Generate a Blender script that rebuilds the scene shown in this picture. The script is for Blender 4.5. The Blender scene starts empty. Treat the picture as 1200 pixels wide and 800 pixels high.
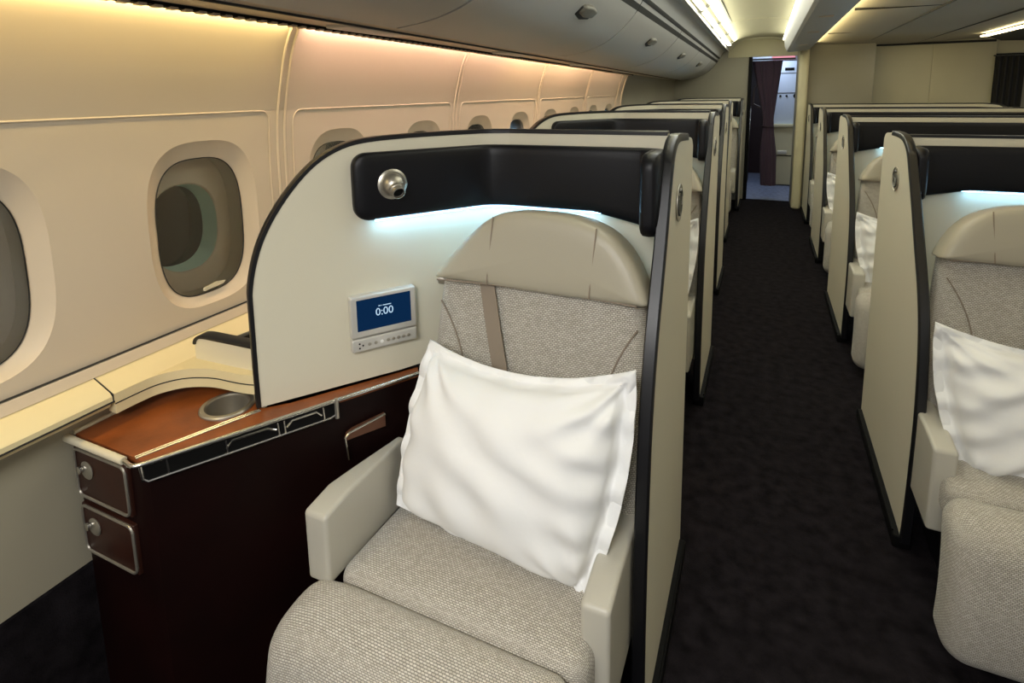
import bpy, bmesh, math, random
from mathutils import Vector, Matrix
random.seed(7)
PI = math.pi
SC = bpy.context.scene
COL = SC.collection

# ------------------------------------------------------------------ camera
cam_d = bpy.data.cameras.new('camera'); cam = bpy.data.objects.new('camera', cam_d); COL.objects.link(cam)
def _rodr(w):
    w = Vector(w); return Matrix.Rotation(w.length, 3, w.normalized())
Rc = _rodr((0.15194, 0.42288, 0.01643)) @ Matrix(((1, 0, 0), (0, 0, -1), (0, 1, 0)))
M = Matrix.Identity(4)
for i in range(3):
    M[i][0] = Rc[0][i]; M[i][1] = -Rc[1][i]; M[i][2] = -Rc[2][i]
M[2][3] = 1.4
cam.matrix_world = M
cam_d.sensor_fit = 'HORIZONTAL'; cam_d.sensor_width = 36
cam_d.lens = 652.903 / 1200 * 36
cam_d.shift_x = 0.0; cam_d.shift_y = (208.585 - 400) / 1200
cam_d.clip_start = 0.02; cam_d.clip_end = 60
SC.camera = cam

# ------------------------------------------------------------------ view, world
SC.view_settings.view_transform = 'Standard'; SC.view_settings.look = 'None'
SC.view_settings.exposure = 0.88; SC.view_settings.gamma = 1.0
SC.view_settings.use_curve_mapping = False
wd = bpy.data.worlds.new('cabin_air'); SC.world = wd; wd.use_nodes = True
bg = wd.node_tree.nodes['Background']; bg.inputs[0].default_value = (1.0, 0.97, 0.92, 1); bg.inputs[1].default_value = 0.16

# ------------------------------------------------------------------ cabin lights
def area(name, loc, target, sx, sy, power, col, spread=180):
    d = bpy.data.lights.new(name, 'AREA'); d.shape = 'RECTANGLE'; d.size = sx; d.size_y = sy
    d.energy = power; d.color = col; d.spread = math.radians(spread)
    o = bpy.data.objects.new(name, d); COL.objects.link(o); o.location = loc
    dv = Vector(target) - Vector(loc)
    o.rotation_euler = dv.to_track_quat('-Z', 'Y').to_euler()
    return o
def area_along_y(name, loc, y0, y1, width, direction, power, col, spread=180):
    """long strip light running along the cabin, facing `direction` (x,z)"""
    d = bpy.data.lights.new(name, 'AREA'); d.shape = 'RECTANGLE'; d.size = width; d.size_y = y1 - y0
    d.energy = power; d.color = col; d.spread = math.radians(spread)
    o = bpy.data.objects.new(name, d); COL.objects.link(o)
    dv = Vector((direction[0], 0, direction[1])).normalized()
    yv = Vector((0, 1, 0)); zv = -dv; xv = yv.cross(zv)
    m = Matrix((xv, yv, zv)).transposed().to_4x4(); m.translation = Vector((loc[0], (y0 + y1) / 2, loc[1]))
    o.matrix_world = m
    return o
# sidewall wash lights hidden in the gap behind the overhead bins
area_along_y('sidewall_light_front', (-1.195, 1.60), -0.4, 1.2, 0.03, (-0.12, -1), 2.5, (1.0, 0.78, 0.36))
area_along_y('sidewall_light_mid', (-1.195, 1.60), 1.25, 2.7, 0.03, (-0.12, -1), 3.0, (1.0, 0.66, 0.50))
area_along_y('sidewall_light_rear', (-1.195, 1.60), 2.7, 5.4, 0.03, (-0.12, -1), 8.0, (1.0, 0.68, 0.44))
# ceiling coves over the aisle
area_along_y('aisle_cove_light', (-0.36, 1.965), 1.0, 7.4, 0.05, (0.5, 1), 6.0, (1.0, 0.98, 0.72))
area_along_y('beam_cove_light', (0.165, 1.96), 1.0, 7.0, 0.03, (-0.7, 1), 2.5, (1.0, 0.98, 0.74))
area_along_y('centre_cove_light', (0.458, 1.865), 1.0, 7.0, 0.02, (1, 0.6), 5.0, (1.0, 0.82, 0.42))
# ceiling lighting of the cabin section around and behind the photographer
area('cabin_ceiling_light', (-0.55, -0.40, 2.1), (-0.68, 1.1, 0.5), 1.2, 1.2, 28.0, (1.0, 0.99, 0.975), 125)
area_along_y('aisle_ceiling_light', (-0.05, 2.0), 1.2, 7.2, 0.3, (0, -1), 11.5, (0.98, 1.0, 0.94))
area_along_y('centre_ceiling_light', (1.35, 1.88), 0.6, 7.2, 0.5, (0, -1), 4.2, (0.98, 1.0, 0.92))
area('galley_light', (0.05, 8.6, 1.95), (0.05, 8.7, 0), 0.5, 1.0, 7.0, (0.72, 0.84, 1.0))

# ------------------------------------------------------------------ materials
def lin(h):
    h = h.lstrip('#'); v = [int(h[i:i+2], 16) / 255 for i in (0, 2, 4)]
    return tuple((c / 12.92 if c <= .04045 else ((c + .055) / 1.055) ** 2.4) for c in v) + (1,)
def mat(name, col, rough=.5, metal=0, spec=.5, bump=0, bscale=200, var=0, vscale=4, coat=0, sheen=0):
    m = bpy.data.materials.new(name); m.use_nodes = True
    nt = m.node_tree; b = nt.nodes['Principled BSDF']
    c = lin(col) if isinstance(col, str) else tuple(col) + (1,)
    b.inputs['Base Color'].default_value = c; b.inputs['Roughness'].default_value = rough
    b.inputs['Metallic'].default_value = metal; b.inputs['Specular IOR Level'].default_value = spec
    b.inputs['Coat Weight'].default_value = coat; b.inputs['Sheen Weight'].default_value = sheen
    tc = nt.nodes.new('ShaderNodeTexCoord')
    if bump:
        n = nt.nodes.new('ShaderNodeTexNoise'); n.inputs['Scale'].default_value = bscale; n.inputs['Detail'].default_value = 3
        nt.links.new(tc.outputs['Object'], n.inputs['Vector'])
        bp = nt.nodes.new('ShaderNodeBump'); bp.inputs['Strength'].default_value = bump; bp.inputs['Distance'].default_value = .002
        nt.links.new(n.outputs['Fac'], bp.inputs['Height']); nt.links.new(bp.outputs['Normal'], b.inputs['Normal'])
    if var:
        n = nt.nodes.new('ShaderNodeTexNoise'); n.inputs['Scale'].default_value = vscale; n.inputs['Detail'].default_value = 6
        nt.links.new(tc.outputs['Object'], n.inputs['Vector'])
        r = nt.nodes.new('ShaderNodeValToRGB')
        r.color_ramp.elements[0].position = .3; r.color_ramp.elements[1].position = .7
        r.color_ramp.elements[0].color = tuple(x * (1 - var) for x in c[:3]) + (1,)
        r.color_ramp.elements[1].color = tuple(min(1, x * (1 + var)) for x in c[:3]) + (1,)
        nt.links.new(n.outputs['Fac'], r.inputs['Fac']); nt.links.new(r.outputs['Color'], b.inputs['Base Color'])
    return m
def emit(name, col, strength):
    m = bpy.data.materials.new(name); m.use_nodes = True; nt = m.node_tree
    nt.nodes.remove(nt.nodes['Principled BSDF'])
    e = nt.nodes.new('ShaderNodeEmission'); e.inputs[0].default_value = tuple(col) + (1,); e.inputs[1].default_value = strength
    nt.links.new(e.outputs[0], nt.nodes['Material Output'].inputs[0]); return m
def weave(name, c1, c2, c3, w=.0085, h=.0042):
    m = bpy.data.materials.new(name); m.use_nodes = True; nt = m.node_tree; b = nt.nodes['Principled BSDF']
    tc = nt.nodes.new('ShaderNodeTexCoord'); br = nt.nodes.new('ShaderNodeTexBrick')
    nt.links.new(tc.outputs['UV'], br.inputs['Vector'])
    br.inputs['Scale'].default_value = 1; br.inputs['Brick Width'].default_value = w; br.inputs['Row Height'].default_value = h
    br.inputs['Mortar Size'].default_value = h * .24; br.inputs['Mortar Smooth'].default_value = 1; br.inputs['Bias'].default_value = .0
    br.inputs['Color1'].default_value = lin(c1); br.inputs['Color2'].default_value = lin(c2); br.inputs['Mortar'].default_value = lin(c3)
    nt.links.new(br.outputs['Color'], b.inputs['Base Color'])
    bp = nt.nodes.new('ShaderNodeBump'); bp.invert = True; bp.inputs['Strength'].default_value = .7; bp.inputs['Distance'].default_value = .0015
    nt.links.new(br.outputs['Fac'], bp.inputs['Height']); nt.links.new(bp.outputs['Normal'], b.inputs['Normal'])
    b.inputs['Roughness'].default_value = .85; b.inputs['Sheen Weight'].default_value = .15; b.inputs['Specular IOR Level'].default_value = .25
    return m
def glass(name, tint, haze, hazecol):
    m = bpy.data.materials.new(name); m.use_nodes = True; nt = m.node_tree
    nt.nodes.remove(nt.nodes['Principled BSDF'])
    t = nt.nodes.new('ShaderNodeBsdfTransparent'); t.inputs[0].default_value = tint
    g = nt.nodes.new('ShaderNodeBsdfGlossy'); g.inputs['Roughness'].default_value = .12
    d = nt.nodes.new('ShaderNodeBsdfDiffuse'); d.inputs[0].default_value = lin(hazecol)
    fr = nt.nodes.new('ShaderNodeFresnel'); fr.inputs[0].default_value = 1.35
    m1 = nt.nodes.new('ShaderNodeMixShader'); m1.inputs[0].default_value = haze
    m2 = nt.nodes.new('ShaderNodeMixShader')
    nt.links.new(t.outputs[0], m1.inputs[1]); nt.links.new(d.outputs[0], m1.inputs[2])
    nt.links.new(fr.outputs[0], m2.inputs[0]); nt.links.new(m1.outputs[0], m2.inputs[1]); nt.links.new(g.outputs[0], m2.inputs[2])
    nt.links.new(m2.outputs[0], nt.nodes['Material Output'].inputs[0]); return m
MT = dict(
    wall=mat('sidewall_panel', '#d3c3ac', .55, bump=.05, bscale=300),
    ledge=mat('ledge_plastic', '#e2d3a6', .5, bump=.04, bscale=300),
    dado=mat('dado_panel', '#a39c88', .6),
    shell=mat('shell_cream', '#d6d0bb', .5, bump=.12, bscale=500),
    black=mat('band_leather', '#0b0b10', .42, bump=.15, bscale=400, spec=.3),
    trim=mat('trim_black', '#121215', .38, spec=.5),
    greytrim=mat('trim_graphite', '#55554f', .4, metal=.4),
    leather=mat('seat_leather', '#aca592', .42, bump=.12, bscale=350),
    armleather=mat('arm_leather', '#b9b5a8', .42, bump=.12, bscale=350),
    fabric=weave('woven_fabric', '#dad5c9', '#c2bbad', '#6a655d', .0076, .0043),
    belt=mat('belt_webbing', '#8c7f6f', .6, bump=.2, bscale=500),
    white=mat('pillow_cotton', '#eeeeec', .75, bump=.55, bscale=22, sheen=.1),
    tan=mat('tan_leather', '#84461e', .38, var=.28, vscale=14, bump=.15, bscale=160),
    burg=mat('burgundy_veneer', (.006, .0008, .0006), .5, spec=.18, var=.3, vscale=6),
    drawer=mat('drawer_front', '#2e130a', .45, var=.2, vscale=20),
    latchm=mat('latch_plastic', '#6b685e', .45),
    brownleather=mat('brown_panel', '#5c3a28', .5),
    cream=mat('cream_edge', '#d8cfb4', .45),
    chrome=mat('chrome', '#d9d8d4', .22, metal=1),
    satin=mat('satin_metal', '#b5b0a4', .38, metal=.85),
    dark=mat('dark_recess', (.002, .002, .002), .7, spec=.15),
    carpet=mat('carpet', (.0100, .0084, .0098), .95, spec=.05, bump=1.0, bscale=260, var=.5, vscale=22),
    bluecarpet=mat('galley_floor', '#666f88', .8, var=.25, vscale=20),
    bin=mat('bin_plastic', '#b2b2b0', .5, bump=.03, bscale=300),
    bindark=mat('bin_gap', '#1b1a18', .7),
    psu=mat('service_panel', '#b9ab98', .5),
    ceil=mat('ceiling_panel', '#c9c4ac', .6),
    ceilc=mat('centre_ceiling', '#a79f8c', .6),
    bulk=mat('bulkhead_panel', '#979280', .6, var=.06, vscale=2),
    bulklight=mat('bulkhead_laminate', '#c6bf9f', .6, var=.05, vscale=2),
    screen=emit('screen_blue', (.006, .035, .11), .32),
    glyph=emit('screen_glyph', (.55, .78, 1.0), .5),
    silver=mat('silver_plastic', '#cfcdc6', .35, metal=.35),
    led=emit('led_strip', (.33, .67, 1.0), 22.0),
    cove=emit('cove_tube', (1.0, .98, .72), 5.0),
    covewarm=emit('cove_tube_warm', (1.0, .85, .48), 6.0),
    sidel=emit('sidewall_tube', (1.0, .78, .5), 2.0),
    pane=glass('window_pane', (.99, .99, .99, 1), .04, '#b8a78e'),
    cavity=mat('window_cavity', '#d2c8b6', .6),
    outer=mat('window_frame_outer', '#dcfff4', .5),  # bright turquoise tint stands in for outside light on the frame
    night=mat('night_outside', '#0b1216', .12, spec=.6),
    curtain=mat('curtain_cloth', '#3b2a3c', .85, sheen=.2),
    galley=mat('galley_white', '#c9d4e6', .4),
    galleydark=mat('galley_dark', '#2a1a1e', .5),
    pinkl=emit('galley_pink_panel', (.9, .36, .45), .55),
)

# ------------------------------------------------------------------ mesh helpers
class MB:
    def __init__(s): s.v = []; s.f = []; s.uv = []
    def add(s, v, f, uv=None):
        o = len(s.v); s.v += [Vector(p) for p in v]; s.f += [tuple(i + o for i in q) for q in f]
        s.uv += (uv if uv else [None] * len(f)); return s
    def box(s, x0, x1, y0, y1, z0, z1, r=0.004, seg=2):
        c = Vector(((x0+x1)/2, (y0+y1)/2, (z0+z1)/2)); h = Vector((abs(x1-x0)/2, abs(y1-y0)/2, abs(z1-z0)/2))
        return s.rpad(c, h, min(r, min(h)*.98), 1, seg)
    def rpad(s, c, h, r, n=6, seg=3, warp=None, m=None):
        """rounded box; n inner cells per face and seg cells across each rounded edge"""
        c = Vector(c); h = Vector(h)
        def ticks(hh):
            inner = hh - r; t = []
            for i in range(seg): t.append(-hh + r * (1 - math.cos((i / seg) * PI / 2 * 1.0)) if False else -hh + r * i / seg)
            for i in range(n + 1): t.append(-inner + 2 * inner * i / n)
            for i in range(1, seg + 1): t.append(inner + r * i / seg)
            return t
        T = [ticks(h[k]) for k in range(3)]
        key = {}
        vs = []; fs = []; uvs = []
        def vid(p):
            k = (round(p[0], 6), round(p[1], 6), round(p[2], 6))
            if k in key: return key[k]
            P = Vector(p); q = Vector([max(-(h[i]-r), min(h[i]-r, P[i])) for i in range(3)])
            d = P - q
            if d.length > 1e-9: P = q + d.normalized() * r
            if warp: P = Vector(warp(P))
            P = P + c
            if m: P = m @ P
            key[k] = len(vs); vs.append(P); return key[k]
        for ax in range(3):
            a, b = [(1, 2), (2, 0), (0, 1)][ax]
            for sg in (-1, 1):
                for i in range(len(T[a]) - 1):
                    for j in range(len(T[b]) - 1):
                        co = [(T[a][i], T[b][j]), (T[a][i+1], T[b][j]), (T[a][i+1], T[b][j+1]), (T[a][i], T[b][j+1])]
                        ids = []
                        for (u, w) in co:
                            p = [0, 0, 0]; p[ax] = sg * h[ax]; p[a] = u; p[b] = w; ids.append(vid(p))
                        cc = co if ax != 1 else [(w, u) for (u, w) in co]
                        if sg < 0: ids = ids[::-1]; cc = cc[::-1]
                        if len(set(ids)) >= 3: fs.append(tuple(ids)); uvs.append(cc)
        return s.add(vs, fs, uvs)
    def sweep(s, path, sec, normals=None, closed=False, up=(0, 0, 1), caps=True):
        """sec: list of (a,b): a along side vector, b along up vector"""
        P = [Vector(p) for p in path]; n = len(P); vs = []; k = len(sec)
        for i in range(n):
            if closed: t = P[(i+1) % n] - P[i-1]
            else: t = P[min(i+1, n-1)] - P[max(i-1, 0)]
            t.normalize()
            u = Vector(normals[i]) if normals else Vector(up)
            side = t.cross(u)
            if side.length < 1e-6: side = Vector((1, 0, 0))
            side.normalize(); u2 = side.cross(t)
            for a, b in sec: vs.append(P[i] + side * a + u2 * b)
        fs = []
        for i in range(n if closed else n - 1):
            j = (i + 1) % n
            for q in range(k):
                r = (q + 1) % k; fs.append((i*k+q, i*k+r, j*k+r, j*k+q))
        if caps and not closed: fs += [tuple(range(k))[::-1], tuple((n-1)*k + q for q in range(k))]
        return s.add(vs, fs)
    def tube(s, path, r, seg=8, closed=False, up=(0, 0, 1)):
        return s.sweep(path, [(r*math.cos(2*PI*i/seg), r*math.sin(2*PI*i/seg)) for i in range(seg)], closed=closed, up=up)
    def extrude(s, pts, vec):
        """planar polygon pts (3d) extruded by vec"""
        n = len(pts); v = [Vector(p) for p in pts]; vec = Vector(vec); w = [p + vec for p in v]
        fs = [tuple(range(n))[::-1], tuple(range(n, 2*n))] + [(i, (i+1) % n, n+(i+1) % n, n+i) for i in range(n)]
        return s.add(v + w, fs)
    def grid(s, fn, nu, nv, closeu=False, uvf=None):
        vs = [fn(i/nu, j/nv) for i in range(nu + (0 if closeu else 1)) for j in range(nv+1)]
        N = nu if closeu else nu + 1; fs = []; uvs = []
        for i in range(nu):
            for j in range(nv):
                a = i*(nv+1)+j; b = ((i+1) % N)*(nv+1)+j
                fs.append((a, b, b+1, a+1))
                uvs.append([uvf(i/nu, j/nv), uvf((i+1)/nu, j/nv), uvf((i+1)/nu, (j+1)/nv), uvf(i/nu, (j+1)/nv)] if uvf else None)
        return s.add(vs, fs, uvs)
    def lathe(s, prof, loc, axis, seg=32):
        """prof: (radius, height along axis)"""
        ax = Vector(axis).normalized(); a = ax.orthogonal().normalized(); b = ax.cross(a); loc = Vector(loc)
        k = len(prof)
        vs = [loc + ax*h + (a*math.cos(2*PI*i/seg) + b*math.sin(2*PI*i/seg))*r for i in range(seg) for r, h in prof]
        fs = [(i*k+j, ((i+1) % seg)*k+j, ((i+1) % seg)*k+j+1, i*k+j+1) for i in range(seg) for j in range(k-1)]
        return s.add(vs, fs)
    def rings(s, rings, closed=True, cap0=False, cap1=False):
        k = len(rings[0]); vs = [p for r in rings for p in r]; fs = []
        for i in range(len(rings)-1):
            for j in range(k if closed else k-1):
                q = (j+1) % k; fs.append((i*k+j, i*k+q, (i+1)*k+q, (i+1)*k+j))
        if cap0: fs.append(tuple(range(k))[::-1])
        if cap1: fs.append(tuple((len(rings)-1)*k+j for j in range(k)))
        return s.add(vs, fs)
    def build(s, name, m, parent=None, flip=1, smooth=True, label=None, weld=True, sharp=40, fixn=True):
        me = bpy.data.meshes.new(name)
        V = [(p.x*flip, p.y, p.z) for p in s.v]
        F = s.f if flip > 0 else [q[::-1] for q in s.f]
        U = s.uv if flip > 0 else [(u[::-1] if u else None) for u in s.uv]
        me.from_pydata(V, [], F)
        if any(u for u in U):
            ul = me.uv_layers.new(name='UVMap')
            for poly, u in zip(me.polygons, U):
                if u:
                    for li, c in zip(poly.loop_indices, u): ul.data[li].uv = c
        me.materials.append(m if not isinstance(m, str) else MT[m])
        bm = bmesh.new(); bm.from_mesh(me)
        if weld: bmesh.ops.remove_doubles(bm, verts=bm.verts, dist=1e-5)
        if fixn: bmesh.ops.recalc_face_normals(bm, faces=bm.faces)
        if smooth:
            for f in bm.faces: f.smooth = True
            ca = math.radians(sharp)
            for e in bm.edges:
                if len(e.link_faces) == 2 and e.calc_face_angle(0) > ca: e.smooth = False
        bm.to_mesh(me); bm.free()
        o = bpy.data.objects.new(name, me); COL.objects.link(o)
        if parent: o.parent = parent
        if label: o['label'] = label
        return o
def tag(o, label, cat, group=None):
    o['label'] = label; o['category'] = cat
    if group: o['group'] = group
    return o
def struct(o): o['kind'] = 'structure'; return o
def thing(name, loc, label, cat, group=None):
    o = bpy.data.objects.new(name, None); o.empty_display_size = .1; COL.objects.link(o); o.location = loc
    return tag(o, label, cat, group)
def copy_tree(o, loc, label, group=None):
    r = o.copy(); COL.objects.link(r); r.location = loc; r['label'] = label
    if group: r['group'] = group
    for ch in list(o.children):
        c = ch.copy(); COL.objects.link(c); c.parent = r
        for g in list(ch.children):
            d = g.copy(); COL.objects.link(d); d.parent = c
    return r
def lerp(tab, x):
    if x <= tab[0][0]: return tab[0][1]
    for (a, b), (c, d) in zip(tab, tab[1:]):
        if x <= c: return b + (d - b) * (x - a) / (c - a)
    return tab[-1][1]
def smooth_pts(pts, it=2, closed=False):
    P = [Vector(p) for p in pts]
    for _ in range(it):
        Q = [] if closed else [P[0]]
        for i in range(len(P) if closed else len(P)-1):
            a, b = P[i], P[(i+1) % len(P)]
            Q += [a*.75 + b*.25, a*.25 + b*.75]
        if not closed: Q.append(P[-1])
        P = Q
    return P
def rrect(w, h, r, seg=5):
    pts = []
    for cx, cy, a0 in ((w/2-r, h/2-r, 0), (-w/2+r, h/2-r, 90), (-w/2+r, -h/2+r, 180), (w/2-r, -h/2+r, 270)):
        for i in range(seg+1):
            a = math.radians(a0 + 90*i/seg); pts.append((cx + r*math.cos(a), cy + r*math.sin(a)))
    return pts

# ================================================================== SETTING
# floor
struct(MB().box(-1.6, 3.2, -0.8, 7.72, -0.06, 0.0, .002).build('floor', 'carpet'))
struct(MB().box(-1.2, 1.2, 7.72, 10.6, -0.06, 0.004, .002).build('floor_galley', 'bluecarpet'))

# left sidewall ------------------------------------------------------
WP = [(.80, -1.312), (.83, -1.308), (1.0, -1.306), (1.12, -1.305), (1.23, -1.303), (1.31, -1.298), (1.365, -1.290), (1.434, -1.273), (1.53, -1.247), (1.58, -1.222), (1.66, -1.17), (1.75, -1.09)]
def xw(z): return lerp(WP, z)
WS = [Vector((x, 0, z)) for z, x in WP]
Y0W, Y1W = -0.60, 5.48
SEAM0, PITCH = 1.222, 1.02
mb = MB()
zs = [1.365 + (1.75-1.365)*i/14 for i in range(15)]
WP2 = [(p.z, p.x) for p in smooth_pts([Vector((x, 0, z)) for z, x in WP if z > 1.2], 3)]
def xw2(z): return lerp(WP2, z) if z > 1.3 else xw(z)
mb.grid(lambda u, v: (xw2(1.365 + .385*v), Y0W + (Y1W-Y0W)*u, 1.365 + .385*v), 20, 14)
# lower window band: one cell per window
WY0 = SEAM0 - .255 - .51 * 2
def sq(a, hy, hz, n): # superellipse
    c, s_ = math.cos(a), math.sin(a)
    return (math.copysign(abs(c)**(2/n), c)*hy, math.copysign(abs(s_)**(2/n), s_)*hz)
NR = 64
def ring(yc, zc, hy, hz, x, n=3.2): # x may be function of z
    R_ = []
    for i in range(NR):
        a = 2*PI*i/NR + PI/NR; y, z = sq(a, hy, hz, n); z += zc
        R_.append(Vector((x(z) if callable(x) else x, yc+y, z)))
    return R_
def rect_ring(yc, z0, z1, hw, zc):
    R_ = []
    for i in range(NR):
        a = 2*PI*i/NR + PI/NR; c, s_ = math.cos(a), math.sin(a)
        t = min(hw/abs(c) if abs(c) > 1e-9 else 9, ((z1-zc) if s_ > 0 else (zc-z0))/abs(s_) if abs(s_) > 1e-9 else 9)
        R_.append(Vector((0, yc+c*t, zc+s_*t)))
    # snap nearest samples to the corners
    for cy, cz in ((hw, z1), (-hw, z1), (-hw, z0), (hw, z0)):
        k = min(range(NR), key=lambda j: (R_[j].y-yc-cy)**2 + (R_[j].z-cz)**2); R_[k] = Vector((0, yc+cy, cz))
    for p in R_: p.x = xw(p.z)
    return R_
WZ, WIN = 1.068, []
for i in range(-1, 11):
    yc = WY0 + .51*i + .51
    if yc > Y1W - .2: break
    o_ = ring(yc, 1.079, .156, .214, xw, 3.0)
    mb.rings([rect_ring(yc, .83, 1.365, .255, 1.079), ring(yc, 1.079, .168, .228, xw, 3.1), o_])
    mb.rings([o_, ring(yc, 1.077, .152, .210, lambda z: xw(z)-.005, 3.0), ring(yc, 1.072, .138, .196, lambda z: xw(z)-.017, 3.0), ring(yc, WZ, .122, .180, lambda z: xw(z)-.026, 3.0)])
    WIN.append(yc)
ylast = WIN[-1]+.255; yfirst = WIN[0]-.255
for ya, yb in ((Y0W, yfirst), (ylast, Y1W)):
    if yb > ya+.001: mb.grid(lambda u, v: (xw(.83+.535*v), ya+(yb-ya)*u, .83+.535*v), 1, 6)
# raised beads: panel outlines and seams
k = 0
ys = SEAM0 - 2*PITCH
while ys < Y1W:
    a, b = ys+.045, ys+PITCH-.045
    z1, z0, r = 1.362, .842, .03
    loop = [(a, z0), (a, z1-r)] + [(a+r-r*math.cos(t*PI/8), z1-r+r*math.sin(t*PI/8)) for t in range(1, 5)] + [(b-r+r*math.sin(t*PI/8), z1-r+r*math.cos(t*PI/8)) for t in range(0, 5)] + [(b, z0)]
    if b < Y1W+.6: 
        loop = [(min(y, Y1W-.01), z) for y, z in loop]
        L2 = []
        for (p, q) in zip(loop, loop[1:]):
            n = 8 if abs(q[1]-p[1]) > .2 else 1
            L2 += [(p[0]+(q[0]-p[0])*i/n, p[1]+(q[1]-p[1])*i/n) for i in range(n)]
        L2.append(loop[-1])
        mb.tube([(xw(z)+.0005, y, z) for y, z in L2], .0028, 8, up=(1, 0, 0))
    for dy, rr in ((-.014, .0045), (.013, .0045)):
        if Y0W < ys+dy < Y1W:
            mb.tube([(xw2(.83+.87*i/40), ys+dy, .83+.87*i/40) for i in range(41)], rr, 8, up=(0, 1, 0))
    ys += PITCH
mb.tube([(xw2(.83+.87*i/40), Y1W-.004, .83+.87*i/40) for i in range(41)], .012, 8, up=(0, 1, 0))
struct(mb.build('wall_left', 'wall', fixn=False, sharp=26))
# lower trim strip, ledge and dado
mb = MB().extrude([(-1.318, Y0W, .832), (-1.300, Y0W, .830), (-1.294, Y0W, .806), (-1.318, Y0W, .800)], (0, Y1W-Y0W, 0))
struct(mb.build('trim_1', 'wall', smooth=False))
mb = MB().extrude([(-1.318, Y0W, .828), (-1.303, Y0W, .835), (-1.300, Y0W, .832), (-1.318, Y0W, .826)], (0, Y1W-Y0W, 0))
struct(mb.build('trim_2', 'bindark', smooth=False))
mb = MB().extrude([(-1.312, Y0W, -.0), (-1.312, Y0W, .40), (-1.300, Y0W, .40), (-1.296, Y0W, .74), (-1.32, Y0W, .76), (-1.345, Y0W, .76), (-1.345, Y0W, 0)], (0, Y1W-Y0W, 0))
struct(mb.build('wall_left_dado', 'dado', smooth=False))
struct(MB().box(-1.311, -1.292, Y0W, Y1W, 0.0, .402, .002).build('baseboard_left', 'carpet'))
# ledge pieces (things one could unscrew and lift: ledge section ahead of the console, ledge section around it)
def ledge(y0, y1): 
    return MB().sweep([(0, y0, 0), (0, y1, 0)], [(-1.300, .806), (-1.243, .783), (-1.236, .776), (-1.236, .764), (-1.245, .760), (-1.245, .752), (-1.252, .748), (-1.296, .748)])
struct(ledge(Y0W, .652).build('trim_3', 'ledge', sharp=25))
# section behind: runs to the bulkhead, bulging out over the console end
curve = smooth_pts([(-1.2352, .656), (-1.2352, .70), (-1.232, .745), (-1.20, .79), (-1.14, .815), (-1.08, .818), (-1.045, .822), (-1.022, .828)], 2)
mb = MB()
mb.sweep([(0, .6555, 0), (0, Y1W, 0)], [(-1.300, .806), (-1.236, .7804), (-1.236, .762), (-1.245, .752), (-1.296, .748)])
bulge = [(-1.262, .656)] + [(p[0], p[1]) for p in curve] + [(-.972, .917), (-.93, .98), (-1.20, 1.08), (-1.238, 1.12)]
n = len(bulge)
mb.add([(x, y, .7802) for x, y in bulge] + [(x, y, .735) for x, y in bulge],
       [tuple(range(n)), tuple(range(n, 2*n))[::-1]] + [(i, n+i, n+(i+1) % n, (i+1) % n) for i in range(n)])
struct(mb.build('trim_4', 'ledge', sharp=25))
# thin gap lines of the ledge
mb = MB().sweep([(0, .6525, 0), (0, .6545, 0)], [(-1.299, .806), (-1.2355, .7806), (-1.2355, .764), (-1.295, .77)])
mb.tube([(p[0]+.0002, p[1]-.0002, .758) for p in curve], .0014, 6)
mb.tube([(-1.2355, Y0W, .764), (-1.2355, .655, .764)], .002, 6)
struct(mb.build('trim_5', 'bindark'))
# rear angled wall and bulkheads
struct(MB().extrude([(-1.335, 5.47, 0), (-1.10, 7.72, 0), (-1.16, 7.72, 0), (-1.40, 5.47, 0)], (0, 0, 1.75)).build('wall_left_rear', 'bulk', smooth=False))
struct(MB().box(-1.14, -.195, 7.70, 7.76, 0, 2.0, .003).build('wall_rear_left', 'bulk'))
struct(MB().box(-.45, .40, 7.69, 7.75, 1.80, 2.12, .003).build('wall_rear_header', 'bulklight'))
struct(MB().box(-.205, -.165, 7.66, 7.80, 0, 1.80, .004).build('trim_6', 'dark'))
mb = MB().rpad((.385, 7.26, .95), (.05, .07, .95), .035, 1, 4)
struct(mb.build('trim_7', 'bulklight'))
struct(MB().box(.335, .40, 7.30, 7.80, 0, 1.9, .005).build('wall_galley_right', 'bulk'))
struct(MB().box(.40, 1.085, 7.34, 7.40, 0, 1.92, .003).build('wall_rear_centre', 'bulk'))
struct(MB().box(1.075, 1.105, 7.60, 7.66, 0, 1.92, .003).build('trim_8', 'bindark'))
mb = MB().box(1.10, 2.215, 7.612, 7.63, 1.165, 1.178, .001); mb.box(1.10, 2.2, 7.60, 7.63, 1.862, 1.885, .001)
struct(mb.build('trim_21', 'bindark'))
mb = MB().box(1.10, 1.66, 7.62, 7.68, 0, 1.95, .003); mb.box(1.662, 2.215, 7.62, 7.68, 0, 1.95, .003)
struct(mb.build('wall_rear_right', 'bulklight'))
struct(MB().box(2.21, 2.62, 7.95, 8.0, 0, 2.0, .003).build('wall_rear_recess', 'bindark'))
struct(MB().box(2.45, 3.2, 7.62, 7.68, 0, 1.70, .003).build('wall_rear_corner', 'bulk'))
struct(MB().box(2.20, 3.2, 7.66, 7.72, 1.74, 2.0, .003).build('wall_rear_corner_header', 'bulklight'))
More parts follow.
